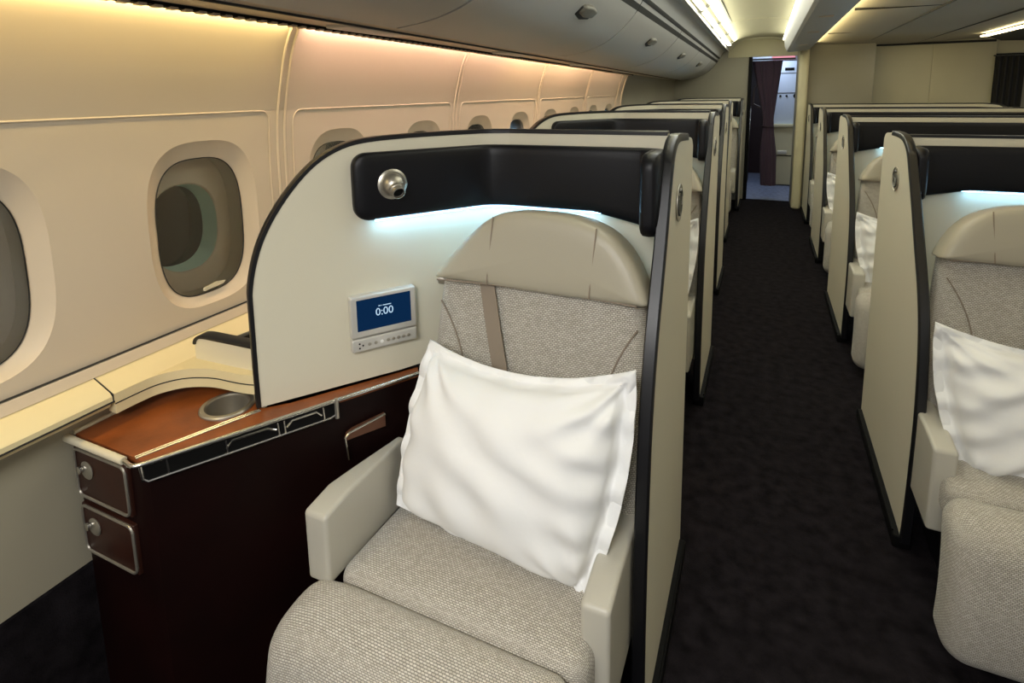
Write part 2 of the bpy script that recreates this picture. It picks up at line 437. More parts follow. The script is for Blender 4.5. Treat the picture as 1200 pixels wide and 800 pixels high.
# ceiling over the aisle
CY0, CY1 = -0.6, 7.72
mb = MB()
prof = [(-.44, 1.935), (-.41, 1.945), (-.385, 1.985), (-.335, 2.02), (-.25, 2.045), (-.10, 2.055), (.05, 2.05), (.16, 2.03), (.20, 2.0)]
prof = [(p[0], p[1]) for p in smooth_pts([Vector((a, b, 0)) for a, b in prof], 2)]
def T(z, y): return z - .004*(y-3)
np_ = len(prof)
mb.grid(lambda u, v: (prof[round(v*(np_-1))][0], CY0+(CY1-CY0)*u, T(prof[round(v*(np_-1))][1], CY0+(CY1-CY0)*u)), 12, np_-1)
struct(mb.build('ceiling', 'ceil', fixn=False))
mb = MB()
mb.box(-.315, -.308, CY0, CY1-.03, 2.016, 2.024, .001)
for y in (3.3, 4.9, 6.5):
    pass
struct(mb.build('trim_9', 'bindark'))
mb = MB()
for y in (2.1, 3.9, 5.7):
    mb.tube([(a, y, T(b, y)+.001) for a, b in prof[6:-2]], .006, 6, up=(0, 1, 0))
mb.tube([(a, CY1-.05, T(b, CY1)+.0) for a, b in prof], .022, 8, up=(0, 1, 0))
struct(mb.build('trim_10', 'ceil'))
# ceiling over the centre suites
mb = MB()
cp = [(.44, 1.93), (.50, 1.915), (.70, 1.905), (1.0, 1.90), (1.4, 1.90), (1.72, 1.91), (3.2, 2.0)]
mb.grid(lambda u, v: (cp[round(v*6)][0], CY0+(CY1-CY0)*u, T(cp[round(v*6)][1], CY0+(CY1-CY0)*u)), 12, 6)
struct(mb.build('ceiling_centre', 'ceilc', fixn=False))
mb = MB()
for x0, w in ((.965, .008), (1.50, .006)):
    mb.box(x0, x0+w, CY0, CY1-.1, 1.885, 1.90, .001)
for y in (2.6, 4.3, 6.0):
    mb.box(.50, .962, y, y+.004, 1.893, 1.91, .001)
struct(mb.build('trim_11', 'bindark'))
# ceiling beam between aisle and centre, with cove tubes and reading lights
mb = MB()
mb.sweep([(0, CY0, 0), (0, 7.22, -.02)], [(.165, 1.99), (.175, 1.90), (.20, 1.845), (.22, 1.835), (.40, 1.845), (.43, 1.86), (.445, 1.90), (.44, 1.99)])
beam = mb.build('trim_12', 'bin', sharp=25); struct(beam)
for y in (3.9, 4.9, 6.2):
    l = MB().box(.27, .35, y, y+.03, 1.824-.002*(y-3), 1.842, .003).build('beam_lamp', 'psu', beam)
l = MB().tube([(.158, CY0, 1.965), (.158, 7.1, 1.95)], .008, 8).build('cove_tube', 'cove', beam)
l = MB().tube([(.452, CY0, 1.90), (.452, 7.1, 1.885)], .008, 8).build('cove_tube', 'covewarm', beam)

# ================================================================== WINDOWS
for i, yc in enumerate(WIN):
    f = MB().rings([ring(yc, WZ, .1225, .1805, lambda z: xw(z)-.0235, 3.0), ring(yc, WZ, .1225, .1805, -1.385, 3.0), ring(yc-.006, 1.060, .098, .120, -1.388, 2.4), ring(yc-.006, 1.060, .094, .116, -1.392, 2.4)])
    fo = f.build('window_%d' % (i+1), 'cavity', fixn=False); struct(fo)
    fo['label'] = 'window cavity'
    MB().rings([ring(yc-.006, 1.060, .0945, .1165, -1.391, 2.4), ring(yc-.006, 1.060, .088, .108, -1.445, 2.4)]).build('outer_frame', 'outer', fo, fixn=False)
    MB().rings([ring(yc-.006, 1.060, .090, .110, -1.444, 2.4), ring(yc-.006, 1.060, .090, .110, -1.448, 2.4)], cap0=True, cap1=True).build('outer_pane', 'night', fo)
    MB().rings([ring(yc, WZ, .1225, .1805, lambda z: xw(z)-.026, 3.0), ring(yc, WZ, .1225, .1805, lambda z: xw(z)-.030, 3.0)], cap0=True, cap1=True).build('inner_pane', 'pane', fo, smooth=False)
    MB().tube(ring(yc, WZ, .1215, .1795, lambda z: xw(z)-.0245, 3.0), .0013, 6, closed=True).build('pane_seal', 'bindark', fo)
    MB().extrude([(-1.327, yc-.02, .898), (-1.327, yc+.035, .902), (-1.327, yc+.045, .908), (-1.327, yc+.02, .912), (-1.327, yc-.02, .906)], (.006, 0, 0)).build('pane_tab', 'cream', fo)

# ================================================================== OVERHEAD BINS
BP = [(-1.00, 1.588), (-.97, 1.592), (-.90, 1.600), (-.835, 1.614), (-.76, 1.640), (-.70, 1.675), (-.64, 1.728), (-.59, 1.785), (-.56, 1.84)]
BPs = [(p.x, p.y) for p in smooth_pts([Vector((a, b, 0)) for a, b in BP], 2)]
def TB(z, y): return z - .009*(y-2)
seams = [-.65, -.0, 1.40, 2.80, 4.20, 5.60, 7.00, 7.70]
nb = 0
blabels = {0: 'grey overhead bin nearest the camera, cut off by the top edge', 1: 'grey overhead bin second along, above the front suite, between two curved seams',
           2: 'grey curved overhead bin with the largest visible latch', 3: 'grey overhead bin just past the long curved seam, its latch in the middle',
           4: 'grey overhead bin third from the rear bulkhead end', 5: 'small far grey overhead bin, last full one before the bulkhead', 6: 'short end piece of the overhead bin row touching the rear bulkhead'}
for i in range(len(seams)-1):
    a, b = seams[i]+.007, seams[i+1]-.007
    r = thing('overhead_bin', (-.8, a, 1.6), blabels[i], 'overhead bin', 'overhead bins above the window suites')
    L = lambda x, y, z: (x+.8, y-a, TB(z, y)-1.6)
    n = len(BPs)
    body = MB()
    sec = [(-1.165, 1.615), (-1.005, 1.600), (-.97, 1.606), (-.83, 1.628), (-.69, 1.69), (-.58, 1.80), (-.555, 1.855), (-.60, 2.0), (-1.07, 1.9)]
    k = len(sec)
    body.add([L(x, y, z) for y in (a-.005, b+.005) for x, z in sec], [tuple(range(k)), tuple(range(k, 2*k))[::-1]] + [(j, (j+1) % k, k+(j+1) % k, k+j) for j in range(k)])
    body.build('bin_body', 'bindark', r)
    d = MB()
    rows = 8
    d.grid(lambda u, v: L(BPs[round(v*(n-1))][0], a+(b-a)*u, BPs[round(v*(n-1))][1]), rows, n-1)
    d.grid(lambda u, v: L(BPs[round(v*(n-1))][0]+(.0 if v < .5 else -.012), a+(b-a)*u, BPs[round(v*(n-1))][1]+.012), rows, n-1)
    for u in (0, 1):
        d.grid(lambda s_, v: L(BPs[round(v*(n-1))][0]-(.012*s_ if v > .5 else 0), a+(b-a)*u, BPs[round(v*(n-1))][1]+.012*s_), 1, n-1)
    door = d.build('bin_door', 'bin', r, fixn=False)
    if b-a > 1:
        yc = {2: 2.18, 1: .75, 3: 3.55, 4: 4.92, 5: 6.3}.get(i, (a+b)/2)
        p = Vector((-.665, yc, TB(1.703, yc))); nrm = Vector((.62, 0, -.78)).normalized(); tx = Vector((0, 1, 0)); tz = nrm.cross(tx)
        lb = MB()
        m_ = Matrix((tx, tz, nrm)).transposed().to_4x4(); m_.translation = p - Vector((.8*-1, a, 1.6)) if False else Vector(L(-.652, yc, 1.718))
        lb.rpad((0, 0, .004), (.078, .029, .014), .013, 2, 3, warp=lambda q: Vector((q.x, q.y*math.sqrt(max(.05, 1-(q.x/.094)**2)), q.z)), m=m_)
        lb.build('latch', 'latchm', r)
        lb = MB().rpad((0, -.012, .001), (.084, .036, .005), .005, 2, 2, warp=lambda q: Vector((q.x, q.y*math.sqrt(max(.05, 1-(q.x/.10)**2)), q.z)), m=m_)
        lb.build('latch_recess', 'bindark', r)
# service strip under the bins with vent slots, rail on top of the doors
ry = [(-.6, 0), (7.7, 0)]
def long_strip(sec, y0=-.6, y1=7.68):
    k = len(sec); mb = MB()
    mb.add([(x, y, TB(z, y)) for y in (y0, y1) for x, z in sec], [tuple(range(k)), tuple(range(k, 2*k))[::-1]] + [(j, (j+1) % k, k+(j+1) % k, k+j) for j in range(k)])
    return mb
struct(long_strip([(-1.172, 1.592), (-1.035, 1.585), (-1.003, 1.590), (-1.003, 1.612), (-1.172, 1.630)]).build('trim_13', 'psu', smooth=False))
struct(long_strip([(-1.036, 1.581), (-1.028, 1.581), (-1.028, 1.592), (-1.036, 1.592)]).build('trim_14', 'bindark', smooth=False))
struct(long_strip([(-1.186, 1.582), (-1.170, 1.584), (-1.170, 1.64), (-1.186, 1.64)], -.6, 5.47).build('trim_15', 'dark', smooth=False))
mb = MB()
y = -.5
while y < 5.4:
    mb.box(-1.188, -1.168, y, y+.018, TB(1.5795, y), TB(1.585, y), .001); y += .034
struct(mb.build('trim_16', 'psu'))
mb = MB()
for y in (.3, 1.25, 2.3, 3.4, 4.5):
    mb.box(-1.13, -1.05, y, y+.30, TB(1.5865, y)-.006, TB(1.5865, y)+.01, .003)
struct(mb.build('trim_17', 'bin'))
struct(long_strip([(-1.21, 1.618), (-1.198, 1.618), (-1.198, 1.626), (-1.21, 1.626)], -.6, 5.4).build('trim_18', 'sidel', smooth=False))
struct(long_strip([(-.556, 1.852), (-.545, 1.858), (-.522, 1.905), (-.500, 1.93), (-.478, 1.935), (-.440, 1.920), (-.445, 1.96), (-.60, 1.98)]).build('trim_19', 'bin', sharp=25))
struct(long_strip([(-.5595, 1.838), (-.548, 1.850), (-.546, 1.858), (-.56, 1.858)]).build('trim_20', 'bindark'))
# cove lamps along the bin tops
for i, y in enumerate((1.2, 2.2, 3.2, 4.2, 5.2, 6.2)):
    r = thing('cove_lamp', (-.41, y, TB(1.945, y)), '%s cove light tube lying in the trough over the overhead bins' % ('nearest', 'second', 'third', 'fourth', 'fifth', 'farthest')[i], 'lamp', 'cove lamps over the bins')
    MB().box(-.018, .022, 0, .88, 0, .014, .004).build('diffuser', 'cove', r)
    MB().tube([(-.03, .94, .0), (-.01, .94, .022), (.02, .94, .03), (.05, .94, .05)], .008, 6, up=(0, 1, 0)).build('bracket', 'bin', r)
# right hand bin row with light strip
r = thing('overhead_bin', (1.95, 0, 1.9), 'dark-bottomed overhead bin row at the top right with a bright light strip', 'overhead bin')
MB().extrude([(-.02, -.6, -.03), (.08, -.6, -.075), (.9, -.6, -.10), (1.2, -.6, .1), (0, -.6, .1)], (0, 7.5, 0)).build('bin_body', 'bindark', r)
MB().box(-.07, -.01, -.6, 6.95, -.028, -.016, .004).build('light_strip', 'covewarm', r)
# ================================================================== SUITE (shell, seat, pillow)
def make_shell(flip, name, loc, label, group, ext=0.0, wing=None, rear_drop=0):
    """coordinates local to the rear bottom corner of the aisle wing; x negative = away from the aisle"""
    r = thing(name, loc, label, 'privacy shell', group)
    OX, OY = .175, -1.60
    # plan path of window wing + back + corner
    d = Vector((.582, .813)) if not wing else Vector((.33, .944)); p0 = Vector((-1.002, .820)) if not wing else Vector((-.668-.150, 1.300-.43))
    bend = Vector((-.668, 1.300))
    plan = [p0 + (bend-p0)*(i/14) for i in range(13)]
    plan += [Vector(q[:2]) for q in smooth_pts([plan[-1].to_3d(), bend.to_3d(), Vector((-.60, 1.318, 0))], 3)][1:]
    plan += [Vector((-.60+.37*i/6, 1.318)) for i in range(1, 7)] + [Vector((-.2005, 1.318))]
    plan = [Vector((p.x - (ext if p.x < -.45 else ext*max(0, (-.23-p.x)/.22)), p.y)) for p in plan]
    S = [0]
    for a, b in zip(plan, plan[1:]): S.append(S[-1]+(b-a).length)
    ZT = [(0, .975), (.019, 1.06), (.05, 1.128), (.10, 1.199), (.156, 1.255), (.215, 1.286), (.275, 1.298), (.40, 1.302), (.62, 1.302), (9, 1.300)]
    # resample front end finely
    fine = []
    zsm = smooth_pts([Vector((a, b, 0)) for a, b in [(-.0005, .80), (-.0003, .90)] + ZT[:-1]], 3)
    ZT = [(max(0, p.x), p.y) for p in zsm]; ZT.append((9, 1.300))
    ss = [0, .002, .004, .007, .010, .014, .019, .025, .032, .04, .05, .062, .075, .088, .10, .115, .13, .143, .156, .17, .185, .2, .215, .23, .245, .26, .275, .30, .33]
    for s_ in ss: fine.append((s_, p0 + d.normalized()*s_ - Vector((ext, 0))))
    for s_, p in zip(S, plan):
        if s_ > .36: fine.append((s_, p))
    def nrm(i):
        t = fine[min(i+1, len(fine)-1)][1] - fine[max(i-1, 0)][1]; t.normalize(); return Vector((-t.y, t.x))
    TH = .028; ZB = .712
    nz = 8
    mb = MB(); inner = []; outer = []
    for i, (s_, p) in enumerate(fine):
        zt = lerp(ZT, s_); nn = nrm(i); zb = ZB if s_ < .44 else (.08 if s_ > .60 else ZB)
        inner.append([Vector((p.x+OX, p.y+OY, zb+(zt-zb)*j/nz)) for j in range(nz+1)])
        outer.append([Vector((p.x+OX+nn.x*TH, p.y+OY+nn.y*TH, zb+(zt-zb)*j/nz)) for j in range(nz+1)])
    N = len(fine)
    for i in range(N-1):
        for j in range(nz):
            mb.add([inner[i][j], inner[i+1][j], inner[i+1][j+1], inner[i][j+1]], [(0, 1, 2, 3)])
            mb.add([outer[i][j], outer[i][j+1], outer[i+1][j+1], outer[i+1][j]], [(0, 1, 2, 3)])
        mb.add([inner[i][nz], inner[i+1][nz], outer[i+1][nz], outer[i][nz]], [(0, 1, 2, 3)])
        mb.add([inner[i][0], outer[i][0], outer[i+1][0], inner[i+1][0]], [(0, 1, 2, 3)])
    for i in (0, N-1):
        for j in range(nz): mb.add([inner[i][j], inner[i][j+1], outer[i][j+1], outer[i][j]], [(0, 1, 2, 3)])
    # rounded inner corner to aisle wing (solid corner post up to the rear)
    mb.build('shell_panel', 'shell', r, flip, sharp=35)
    # rim
    tp = []; tn = []
    path = [((inner[0][0]+outer[0][0])/2 + Vector((0, 0, (lerp(ZT, 0)-ZB)*t/4))) for t in range(4)] + [(inner[i][nz]+outer[i][nz])/2 for i in range(N)]
    # outward normals of the rim within the panel plane
    for i, p in enumerate(path):
        a = path[max(i-1, 0)]; b = path[min(i+1, len(path)-1)]; t = (b-a).normalized()
        k = max(0, i-4); nn = nrm(k); side = Vector((nn.x, nn.y, 0)); tn.append(side.cross(t) * -1 if True else 0)
    w = TH/2+.0015
    mb = MB().sweep([p + n_*.001 for p, n_ in zip(path, tn)], [(-w, -.005), (w, -.005), (w, .003), (w*.8, .005), (-w*.8, .005), (-w, .003)], normals=tn)
    mb.build('edge_trim', 'trim', r, flip, sharp=50)
    # aisle wing
    W = wing or [(1.030, .03), (1.022, .16), (1.020, .37), (1.027, .56), (1.043, .74), (1.09, .90), (1.165, 1.05), (1.205, 1.15), (1.232, 1.22), (1.262, 1.270), (1.315, 1.292), (1.40, 1.288), (1.52, 1.280), (1.575, 1.272), (1.60, 1.25)]
    fr = [Vector((0, y+OY, z)) for y, z in W]
    fr = smooth_pts(fr, 2)
    out = fr + [Vector((0, 0, .9)), Vector((0, .0, .40)), Vector((0, 0, .03))]
    mb = MB().extrude([p + Vector((-.026, 0, 0)) for p in out], (.026, 0, 0))
    mb.build('wing_panel', 'shell', r, flip, smooth=True, sharp=30)
    # back strip linking wing and back panel (top beige strip, thicker rounded corner)
    mb = MB()
    cor = smooth_pts([Vector((-.24+OX, 1.318+OY, 0)), Vector((-.205+OX, 1.315+OY, 0)), Vector((-.197+OX, 1.28+OY, 0)), Vector((-.197+OX, 1.24+OY, 0))], 2)
    # front trim of the wing
    n = len(fr); tn = []
    for i in range(n):
        t = (fr[min(i+1, n-1)]-fr[max(i-1, 0)]).normalized(); tn.append(Vector((0, -t.z, t.y)))
    w = .0134
    nfr = next((i for i, p in enumerate(fr) if p.y > fr[0].y*.0 + (W[-3][0]+OY)), n-1)
    MB().sweep([p + Vector((-.013, 0, 0)) + n_*.001 for p, n_ in zip(fr[:nfr], tn)], [(-w, -.009), (w, -.009), (w, .005), (w*.75, .009), (-w*.75, .009), (-w, .005)], normals=tn[:nfr]).build('edge_trim', 'trim', r, flip, sharp=50)
    # graphite line inside the trim on the upper part
    # padded headband: wing -> back -> aisle wing
    u = (bend-p0).normalized()
    hb = [p0+u*f for f in ((.232, .30, .40, .50) if not wing else (.12, .2, .3, .38))] + [bend, Vector((-.61, 1.318)), Vector((-.50, 1.318)), Vector((-.40, 1.318)), Vector((-.30, 1.318)), Vector((-.245, 1.316)), Vector((-.204, 1.305)), Vector((-.203, 1.26)), Vector((-.203, 1.20)), Vector((-.203, 1.165))]
    hb = [Vector((p.x - (ext if p.x < -.45 else ext*max(0, (-.23-p.x)/.22)), p.y)) for p in hb]
    hb3 = smooth_pts([p.to_3d() for p in hb], 3)
    L = [0]
    for a, b in zip(hb3, hb3[1:]): L.append(L[-1]+(b-a).length)
    tot = L[-1]
    mb = MB(); rings_ = []
    for i, p in enumerate(hb3):
        t = (hb3[min(i+1, len(hb3)-1)]-hb3[max(i-1, 0)]).normalized(); nn = Vector((t.y, -t.x, 0))   # towards the seat
        e0 = min(L[i], tot-L[i]); rr = .035
        k = 1 if e0 > rr else math.sqrt(max(0, 1-((rr-e0)/rr)**2))
        late = 1 if L[i] < tot-.30 else 1.0
        dp = .012*min(1, max(0, (L[i]-tot+.30)/.12)); hz = .080 + dp - rr*(1-k); th = (.020 + (.002 if L[i] > tot-.18 else 0)) * (.35+.65*k)
        zc = 1.190 - dp
        sec = []
        for a_ in range(20):
            an = 2*PI*a_/20; c_, s_ = math.cos(an), math.sin(an)
            sec.append(p + Vector((OX, OY, zc)) + nn*(.013 + math.copysign(abs(c_)**.4, c_)*th) + Vector((0, 0, math.copysign(abs(s_)**.35, s_)*hz)))
        rings_.append(sec)
    mb.rings(rings_, cap0=True, cap1=True)
    band = mb.build('headband', 'black', r, flip, sharp=60)
    # LED strip under the headband
    path = [Vector((p.x+OX, p.y+OY, 1.1088)) for p, l in zip(hb3, L) if .04 < l < tot-.135]
    off = []
    for i, p in enumerate(path):
        t = (path[min(i+1, len(path)-1)]-path[max(i-1, 0)]).normalized(); off.append(p + Vector((t.y, -t.x, 0))*.0225)
    MB().sweep(off, [(-.0035, -.0006), (.0035, -.0006), (.0035, .0006), (-.0035, .0006)]).build('led_strip', 'led', r, flip)
    # reading light on the headband (ball with spout)
    if True:
        c = p0 + u*(.322 if not wing else .2); nn = Vector((u.y, -u.x, 0)); c3 = Vector((c.x+OX - ext, c.y+OY, 1.193)) + nn*.027
        o = MB().lathe([(0, .0), (.030, 0), (.036, .003), (.036, .006), (.031, .009), (.026, .008), (.024, .004)], c3, nn, 36).build('reading_light', 'satin', r, flip)
        ball = MB().lathe([(.027*math.sin(a*PI/16), -.027*math.cos(a*PI/16)) for a in range(17)], c3 + nn*.010, nn, 32)
        ball.build('ball', 'satin', o, flip)
        dr = (nn + Vector((.10, -.0, -.55))).normalized()
        MB().lathe([(.019, .012), (.0185, .026), (.0165, .028), (.016, .037), (.0135, .038), (.012, .031), (.0, .031)], c3 + nn*.010, dr, 28).build('spout', 'satin', o, flip)
        MB().lathe([(.0, .0316), (.0128, .0316), (.0128, .036)], c3 + nn*.010, dr, 24).build('lamp_mouth', 'dark', o, flip)
    # oval badge on the aisle wing
    cy, cz = 1.335, 1.14
    if wing: cy, cz = 1.32, 1.14
    bx = Vector((0, cy+OY, cz))
    b = MB().lathe([(0, .0), (.043, 0), (.045, .002), (.045, .004), (.043, .005), (.041, .003), (0, .0025)], bx, (1, 0, 0), 36).build('badge', 'satin', r, flip)
    mb = MB()
    for a0, rad, cx_, cz_ in ((20, .028, .004, .002), (140, .030, -.002, .0), (250, .026, .0, -.004)):
        pts = [(.004, cx_+cy+OY+rad*math.cos(math.radians(a0+q*14)), cz+cz_+rad*math.sin(math.radians(a0+q*14))) for q in range(8)]
        mb.tube(pts, .0032, 6, up=(1, 0, 0))
    mb.tube([(.004, cy+OY-.02, cz-.02), (.004, cy+OY, cz+.004), (.004, cy+OY+.012, cz-.004), (.004, cy+OY+.02, cz+.018)], .003, 6, up=(1, 0, 0))
    mb.build('emblem', 'greytrim', b, flip)
    # plinth / skirt along the aisle with a metal bead
    ya = W[0][0]+OY
    MB().box(-.03, .018, ya+.0, -.01, 0.0, .045, .006).build('skirt', 'dark', r, flip)
    MB().tube([(.016, ya+.02, .047), (.016, -.02, .047)], .003, 8).build('skirt_bead', 'dark', r, flip)
    return r

WR = [(.835, .03), (.82, .16), (.81, .37), (.812, .52), (.845, .72), (.90, .85), (.985, .965), (1.075, 1.10), (1.15, 1.20), (1.20, 1.265), (1.27, 1.297), (1.36, 1.303), (1.48, 1.301), (1.57, 1.297), (1.60, 1.27)]

def make_seat(flip, loc, label, group, low=0.0):
    """local = world coordinates of the front window suite minus (-.5, 1.0)"""
    r = thing('suite_seat', loc, label, 'airline seat', group)
    X, Y = .5, -1.0
    cx = -.505 + low
    # dark pedestal
    MB().box(cx-.22+X, cx+.22+X, .86+Y, 1.20+Y, 0, .28, .02).build('pedestal', 'trim', r, flip)
    # cushion
    def warp(p):
        t = max(0, 1-(p.x/.30)**2) * max(0, 1-(p.y/.30)**4)
        q = Vector(p)
        if p.z > 0: q.z += .016*t
        if p.y < -.18: q.y -= .006*(1-(p.x/.28)**2)
        q.z += .06*(p.y/.23)*(-1) * (.25 if p.y > 0 else .15) 
        return q
    c = MB().rpad((cx+X, 1.02+Y, .355), (.272, .235, .055), .035, 10, 4, warp)
    c.build('seat_cushion', 'fabric', r, flip, sharp=80)
    # leg rest: hanging pad, rolled top
    hw = .285
    def lw(p):
        q = Vector(p)
        k = (p.z+.192)/.384
        q.y += -.025*(1-abs(2*k-1)**2) - .02*(1-k)
        if p.x < -.16 and p.z > 0: q.z -= .035*((-.16-p.x)/.15)**2.2
        if p.z > 0: q.z -= .012*max(0, -p.y/.076)
        return q
    lr = MB().rpad((-.538+low*1.4+X, .722+Y, .230), (.306, .076, .192), .055, 12, 6, lw)
    lr.build('leg_rest', 'fabric', r, flip, sharp=80)
    # backrest (leaning back)
    A0 = math.atan2(.09, .62)
    m_ = Matrix.Translation((-.466+X, 1.12+Y, .40)) @ Matrix.Rotation(-A0, 4, 'X')
    def bw(p):
        q = Vector(p); k = (p.z+.30)/.60
        q.x *= 1 + .10*(1-abs(2*k-.85)) 
        f = (p.x/.26)
        if p.y < 0: q.y -= .020*abs(f)**3 - .004
        for sx in (-1, 1):      # curved seam that separates the side bolsters
            sxk = .19 + .16*max(0, (k-.42))**1.0*1.6
            dd = abs(p.x*sx - sxk)
            if p.y < -.03 and k < .75 and dd < .012: q.y += .004
        return q
    b = MB().rpad((0, 0, .29), (.252, .05, .29), .04, 14, 4, bw, m_)
    b.build('backrest', 'fabric', r, flip, sharp=80)
    # seams of the side bolsters drawn as piping
    for sx in (-1, 1):
        pts = []
        for i in range(14):
            k = .35 + .50*i/13; xx = sx*(.150 + .088*((k-.35)/.50)**2.4)
            pts.append(m_ @ Vector((xx*(1+.10*(1-abs(2*k-.85))), -.0475-.02*abs(xx/.26)**3, .58*k)))
        MB().tube(pts, .0022, 6).build('bolster_piping', 'belt', r, flip)
    # headrest
    m2 = Matrix.Translation((-.452+X, 1.12+Y, .40)) @ Matrix.Rotation(-A0, 4, 'X')
    HO = [(-.262, .558), (-.258, .566), (-.222, .615), (-.165, .680), (-.130, .708), (-.095, .724), (-.04, .729), (.06, .727), (.125, .712), (.175, .685), (.215, .640), (.240, .590), (.252, .560), (.252, .553), (.245, .550), (.1, .544), (0, .544), (-.1, .546), (-.245, .553), (-.258, .553)]
    HOs = [(p.x, p.y) for p in smooth_pts([Vector((a, b_, 0)) for a, b_ in HO], 2, True)]
    cz = .63
    R_ = []
    for (dy, sc) in ((.03, .90), (.035, .96), (.0, 1.0), (-.045, 1.0), (-.062, .985), (-.071, .955), (-.0765, .90), (-.080, .80), (-.082, .6), (-.083, .3), (-.083, .05)):
        R_.append([m2 @ Vector((a*sc, dy + .03*abs(a*sc/.26)**2.5 * (-1 if dy < -.04 else 0)*1.0 + .0, cz+(b_-cz)*sc)) for a, b_ in HOs])
    hr = MB().rings(R_, cap0=True, cap1=True).build('headrest', 'leather', r, flip, sharp=70)
    mb = MB()
    for sx, zt in ((-.118, .712), (.130, .705)):
        mb.tube([m2 @ Vector((sx + .01*(i/8-.5), -.0805-.03*abs(sx/.26)**2.5, .552+(zt-.552)*i/8)) for i in range(9)], .0018, 6)
    mb.tube([m2 @ Vector((x_/100, -.071-.03*abs(x_/100/.26)**2.5, .551)) for x_ in range(-25, 25, 2)], .002, 6)
    mb.build('headrest_seam', 'belt', hr, flip)
    # side knob of the headrest
    kn = m2 @ Vector((-.262, -.03, .54)); MB().lathe([(0, 0), (.013, 0), (.015, .006), (.013, .02), (0, .022)], kn, (-1, -.3, 0), 16).build('headrest_knob', 'satin', r, flip)
    # shoulder belt
    bel = []
    for i in range(15):
        t = i/14; p = m_ @ Vector((-.122+.10*t+.03*t*t, -.056-.004*math.sin(t*PI), .555-.50*t)); bel.append(p)
    nb_ = [(m_.to_3x3() @ Vector((0, -1, 0))) for _ in bel]
    MB().sweep(bel, [(-.019, -.001), (.019, -.001), (.019, .0015), (-.019, .0015)], normals=nb_).build('shoulder_belt', 'belt', r, flip)
    # armrests
    def arm(x0, x1, y0, y1, z1, z0, nm='armrest'):
        def aw(p):
            q = Vector(p)
            k = (p.y + (y1-y0)/2)/(y1-y0)
            if k < .25 and p.z > 0: q.z -= .012*((.25-k)/.25)**2
            if x0 < -.8: q.x = .03 - (.03-q.x)*(1-.72*max(0, (k-.30)/.70))
            return q
        return MB().rpad(((x0+x1)/2+low*.9+X, (y0+y1)/2+Y, (z0+z1)/2), ((x1-x0)/2, (y1-y0)/2, (z1-z0)/2), .010, 4, 4, aw).build(nm, 'armleather', r, flip, sharp=80)
    arm(-.835, -.775, .765, 1.045, .562, .392)
    arm(-.262, -.206, .845, 1.16, .50, .24)
    MB().box(-.778+low+X, -.748+low+X, 1.04+Y, 1.08+Y, .50, .575, .01).build('belt_housing', 'belt', r, flip)
    return r

def make_pillow(flip, loc, label, group=None, seed=1):
    rnd = random.Random(seed)
    r = thing('pillow', loc, label, 'pillow', group)
    X, Y = .5, -1.0
    # corners in world coordinates of the front suite: BL, BR, TR, TL
    BL, BR, TR, TL = [Vector(p) + Vector((X, Y, 0)) for p in ((-.752, .965, .440), (-.276, .935, .402), (-.206, 1.030, .860), (-.695, 1.050, .829))]
    nrm = ((BR-BL).cross(TL-BL)).normalized()      # towards viewer
    ph = [(rnd.uniform(4, 14), rnd.uniform(4, 14), rnd.uniform(0, 6), rnd.uniform(.3, 1)) for _ in range(9)]
    def base(u, v):
        # sides pull inwards between the corners
        iu = .065*(4*v*(1-v))*(1 if u > .5 else -.55)*abs(2*u-1); iv = .105*(4*u*(1-u))*abs(2*v-1)*(1 if v > .5 else -.05)
        uu = u + iu*0.9; vv = v - iv
        return BL*(1-uu)*(1-vv) + BR*uu*(1-vv) + TR*uu*vv + TL*(1-uu)*vv
    def puff(u, v):
        a = min(max((u-.055)/.89, 0), 1); b = min(max((v-.05)/.90, 0), 1)
        return (max(0, 16*a*(1-a)*b*(1-b)))**.33
    def wr(u, v):
        s_ = 0
        for a, b, c, w in ph: s_ += w*math.sin(a*u*2.2 + b*v*2.2 + c + 1.5*math.sin(3*v+c))
        e = math.exp(-((1-u)/.16)**2)*math.sin(38*v+9*u) + math.exp(-((1-v)/.14)**2)*math.sin(26*u+8*v)*.9 + math.exp(-(u/.13)**2)*math.sin(24*v-6*u)
        # radiating wrinkles from the corners
        for cu, cv in ((0, 1), (1, 1), (1, 0)):
            du, dv = u-cu, v-cv; d = math.hypot(du, dv); e += 1.3*math.exp(-(d/.30)**2)*math.sin(13*math.atan2(dv, du)+7*d)
        return s_*.0040 + e*.0120
    def front(u, v):
        fl = 0 if .05 < u < .95 and .045 < v < .955 else .006*math.sin(30*u+4)*math.sin(26*v+1)
        return base(u, v) + nrm*(.098*puff(u, v) + wr(u, v)*(.3+.7*puff(u, v)) + fl)
    def back(u, v):
        return base(u, v) - nrm*(.045*puff(u, v) + .002)
    mb = MB().grid(front, 96, 84); mb.grid(back, 30, 27)
    # stitch the rim
    NU = 96; rim = [(i/NU, 0) for i in range(NU)] + [(1, i/NU) for i in range(NU)] + [(1-i/NU, 1) for i in range(NU)] + [(0, 1-i/NU) for i in range(NU)]
    mb.rings([[front(u, v) for u, v in rim], [back(u, v) for u, v in rim]])
    mb.build('pillowcase', 'white', r, flip, sharp=180)
    st = [(.055+.89*i/40, .05) for i in range(40)] + [(.945, .05+.9*i/40) for i in range(40)] + [(.945-.89*i/40, .95) for i in range(40)] + [(.055, .95-.9*i/40) for i in range(40)]
    MB().tube([front(u, v) for u, v in st], .0008, 5, closed=True).build('hem_stitching', 'white', r, flip)
    return r

